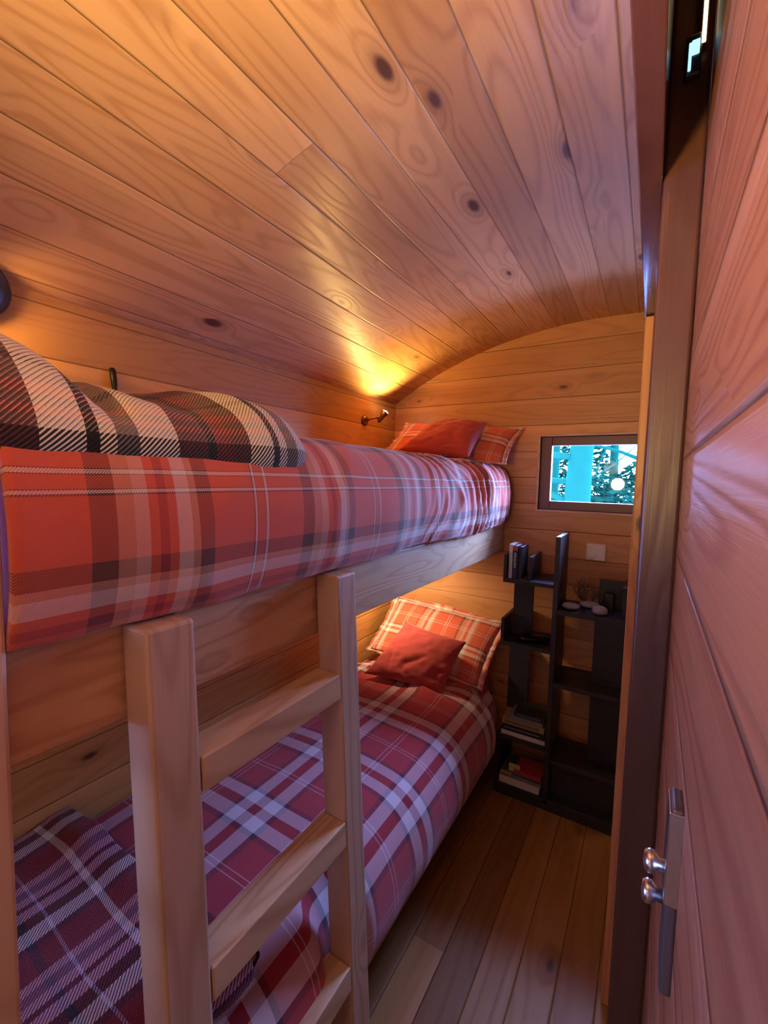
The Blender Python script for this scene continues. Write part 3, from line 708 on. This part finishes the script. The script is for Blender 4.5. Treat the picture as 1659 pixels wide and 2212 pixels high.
# lying books on the lower left shelves
z0 = ZL3-.075
zz = z0
for (w, h, d, x, c, lab, sp) in ((.195, .020, .14, -.536, m_cb, 'white paged book, bottom of the stack on the lower left shelf', None),
      (.190, .030, .14, -.534, m_kb, 'black book with small white spine print in the lower stack', 'dots'),
      (.185, .026, .135, -.532, m_ob, 'ochre spined book with dark lettering in the lower stack', 'dark'),
      (.150, .020, .13, -.505, m_gb, 'grey brown book second from the top of the stack', None),
      (.130, .022, .12, -.480, m_kb, 'black book with bold grey lettering, topmost of the stack', 'big')):
    e = book_flat(x, w, h, d, SY0+.012, zz, c, lab, rot=0.)
    b = BM(); rr_ = random.Random(int(h*1e4)); xx = .012
    if sp:
        mt = {'dots': m_wtxt, 'dark': m_kb, 'big': m_gb}[sp]; hh = {'dots': .004, 'dark': .012, 'big': .014}[sp]
        while xx < w-.02:
            ww_ = rr_.uniform(.003, .007); box(b, xx, xx+ww_*.6, -.0012, 0, h/2-hh/2, h/2+hh/2*rr_.uniform(.5, 1)); xx += ww_+.002
        obj('spine_lettering', b, mt, e)
    else: b.free()
    zz += h+.0005
zz = .05
for (w, h, d, x, c, lab, rot) in ((.180, .034, .14, -.536, m_cb, 'thick pale book lying at the very bottom of the shelf unit', .0),
      (.185, .016, .14, -.534, m_gb, 'grey book lying on the pale bottom book', .0),
      (.150, .012, .13, -.525, m_tb, 'teal green thin book on the bottom pile', .03),
      (.120, .016, .12, -.470, m_rb, 'red magazine at the right of the bottom pile', -.02)):
    book_flat(x, w, h, d, SY0+.012, zz, c, lab, rot=rot); zz += h+.0005
cd = box(BM(), -.495, -.445, SY0+.02, SY0+.022, zz-.028, zz+.02, .0003)
cd2 = BM(); box(cd2, -.028, .028, -.0008, .0008, -.02, .02); 
prop(obj('card', cd, m_yb), 'small manila card standing among the bottom books', 'card'); cd2.free()
b = box(BM(), -.530, -.478, SY0+.006, SY0+.011, zz-.030, zz-.018, .002); prop(obj('pencil_tin', b, mc('orange_tin', (.5, .19, .08))), 'orange slim tin lying before the manila card', 'tin')
# glossy black glasses case, stones and dried plant
b = BM(); lathe(b, [(0, -.075), (.014, -.070), (.020, -.045), (.022, 0), (.020, .045), (.014, .070), (0, .075)], 24, Matrix.Translation((-.425, SY0+.075, ZL2+.0155)) @ Matrix.Rotation(.5, 4, 'Z') @ Matrix.Rotation(math.pi/2, 4, 'Y') @ Matrix.Diagonal((.7, 1.3, 1, 1)))
prop(obj('glasses_case', b, plain('gloss_black', (.01, .01, .012), .12), None, True), 'glossy black glasses case on the middle left shelf', 'case')
def stone(x, y, a, bb, cc, label, rot, seed):
    bm = BM(); bmesh.ops.create_icosphere(bm, subdivisions=4, radius=1)
    for v in bm.verts:
        k = 1+.08*nz(v.co.x*1.3+seed, v.co.y*1.3, v.co.z*1.3); v.co = Vector((v.co.x*a*k, v.co.y*bb*k, v.co.z*cc*k))
    xform(bm, Matrix.Rotation(rot, 4, 'Z')); zm = min(v.co.z for v in bm.verts); xform(bm, Matrix.Translation((0, 0, -zm)))
    o = obj('pebble', bm, m_stone, None, True, (x, y, ZR1)); prop(o, label, 'stone', 'pebbles on the right shelf')
stone(-.274, SY0+.065, .036, .028, .014, 'grey oval pebble left on the shelf by the divider', .1, 1)
stone(-.205, SY0+.13, .042, .030, .015, 'long dark grey pebble behind the others under the dried plant', .05, 2)
stone(-.158, SY0+.045, .032, .026, .019, 'pale rounded pebble at the front right of the shelf', -.1, 3)
pl = BM(); rp = random.Random(12)
def twig(p, d, ln, r, lvl):
    P = [p]; dd = d
    for k in range(4):
        dd = (dd+Vector((rp.uniform(-.5, .5), rp.uniform(-.4, .4), rp.uniform(-.2, .4)))).normalized(); P.append(P[-1]+dd*ln/4)
        if lvl: twig(P[-1], (dd+Vector((rp.uniform(-1, 1), rp.uniform(-.6, .6), rp.uniform(-.3, 1)))).normalized(), ln*.6, r*.7, lvl-1)
    tube(pl, P, [r, r*.9, r*.75, r*.6, r*.5], 6)
for k in range(9): twig(Vector((0, 0, .0)), Vector((rp.uniform(-1, 1), rp.uniform(-.5, .5), 1)).normalized(), rp.uniform(.05, .085), .0028, 2)
zmin = min(v.co.z for v in pl.verts)
o_ = obj('dried_plant', xform(pl, Matrix.Translation((0, 0, -zmin))), m_coral, None, True, (-.222, SY0+.175, ZR1))
prop(o_, 'twiggy dried plant or coral above the pebbles on the right shelf', 'dried plant')
prop(obj('small_box', box(BM(), -.150, -.112, SY0+.115, SY0+.165, ZR1, ZR1+.075, .004), m_blackp), 'small black box behind the pale pebble', 'box')

# ------------------------------------------------------------------ behind the camera
pe = empty('fill_pendant', (-.38, -.55, zc(-.38))); prop(pe, 'small hanging lamp added unseen behind the camera for fill light', 'lamp')  # unseen pendant added to carry the warm fill
b = BM(); tube(b, [(0, 0, 0), (0, 0, -.38)], .003, 8); obj('cord', b, m_blackp, pe)
b = BM(); lathe(b, [(.016, -.37), (.05, -.40), (.085, -.46), (.084, -.461), (.048, -.402), (.014, -.372)], 28); obj('lamp_shade', b, m_brass, pe, True)
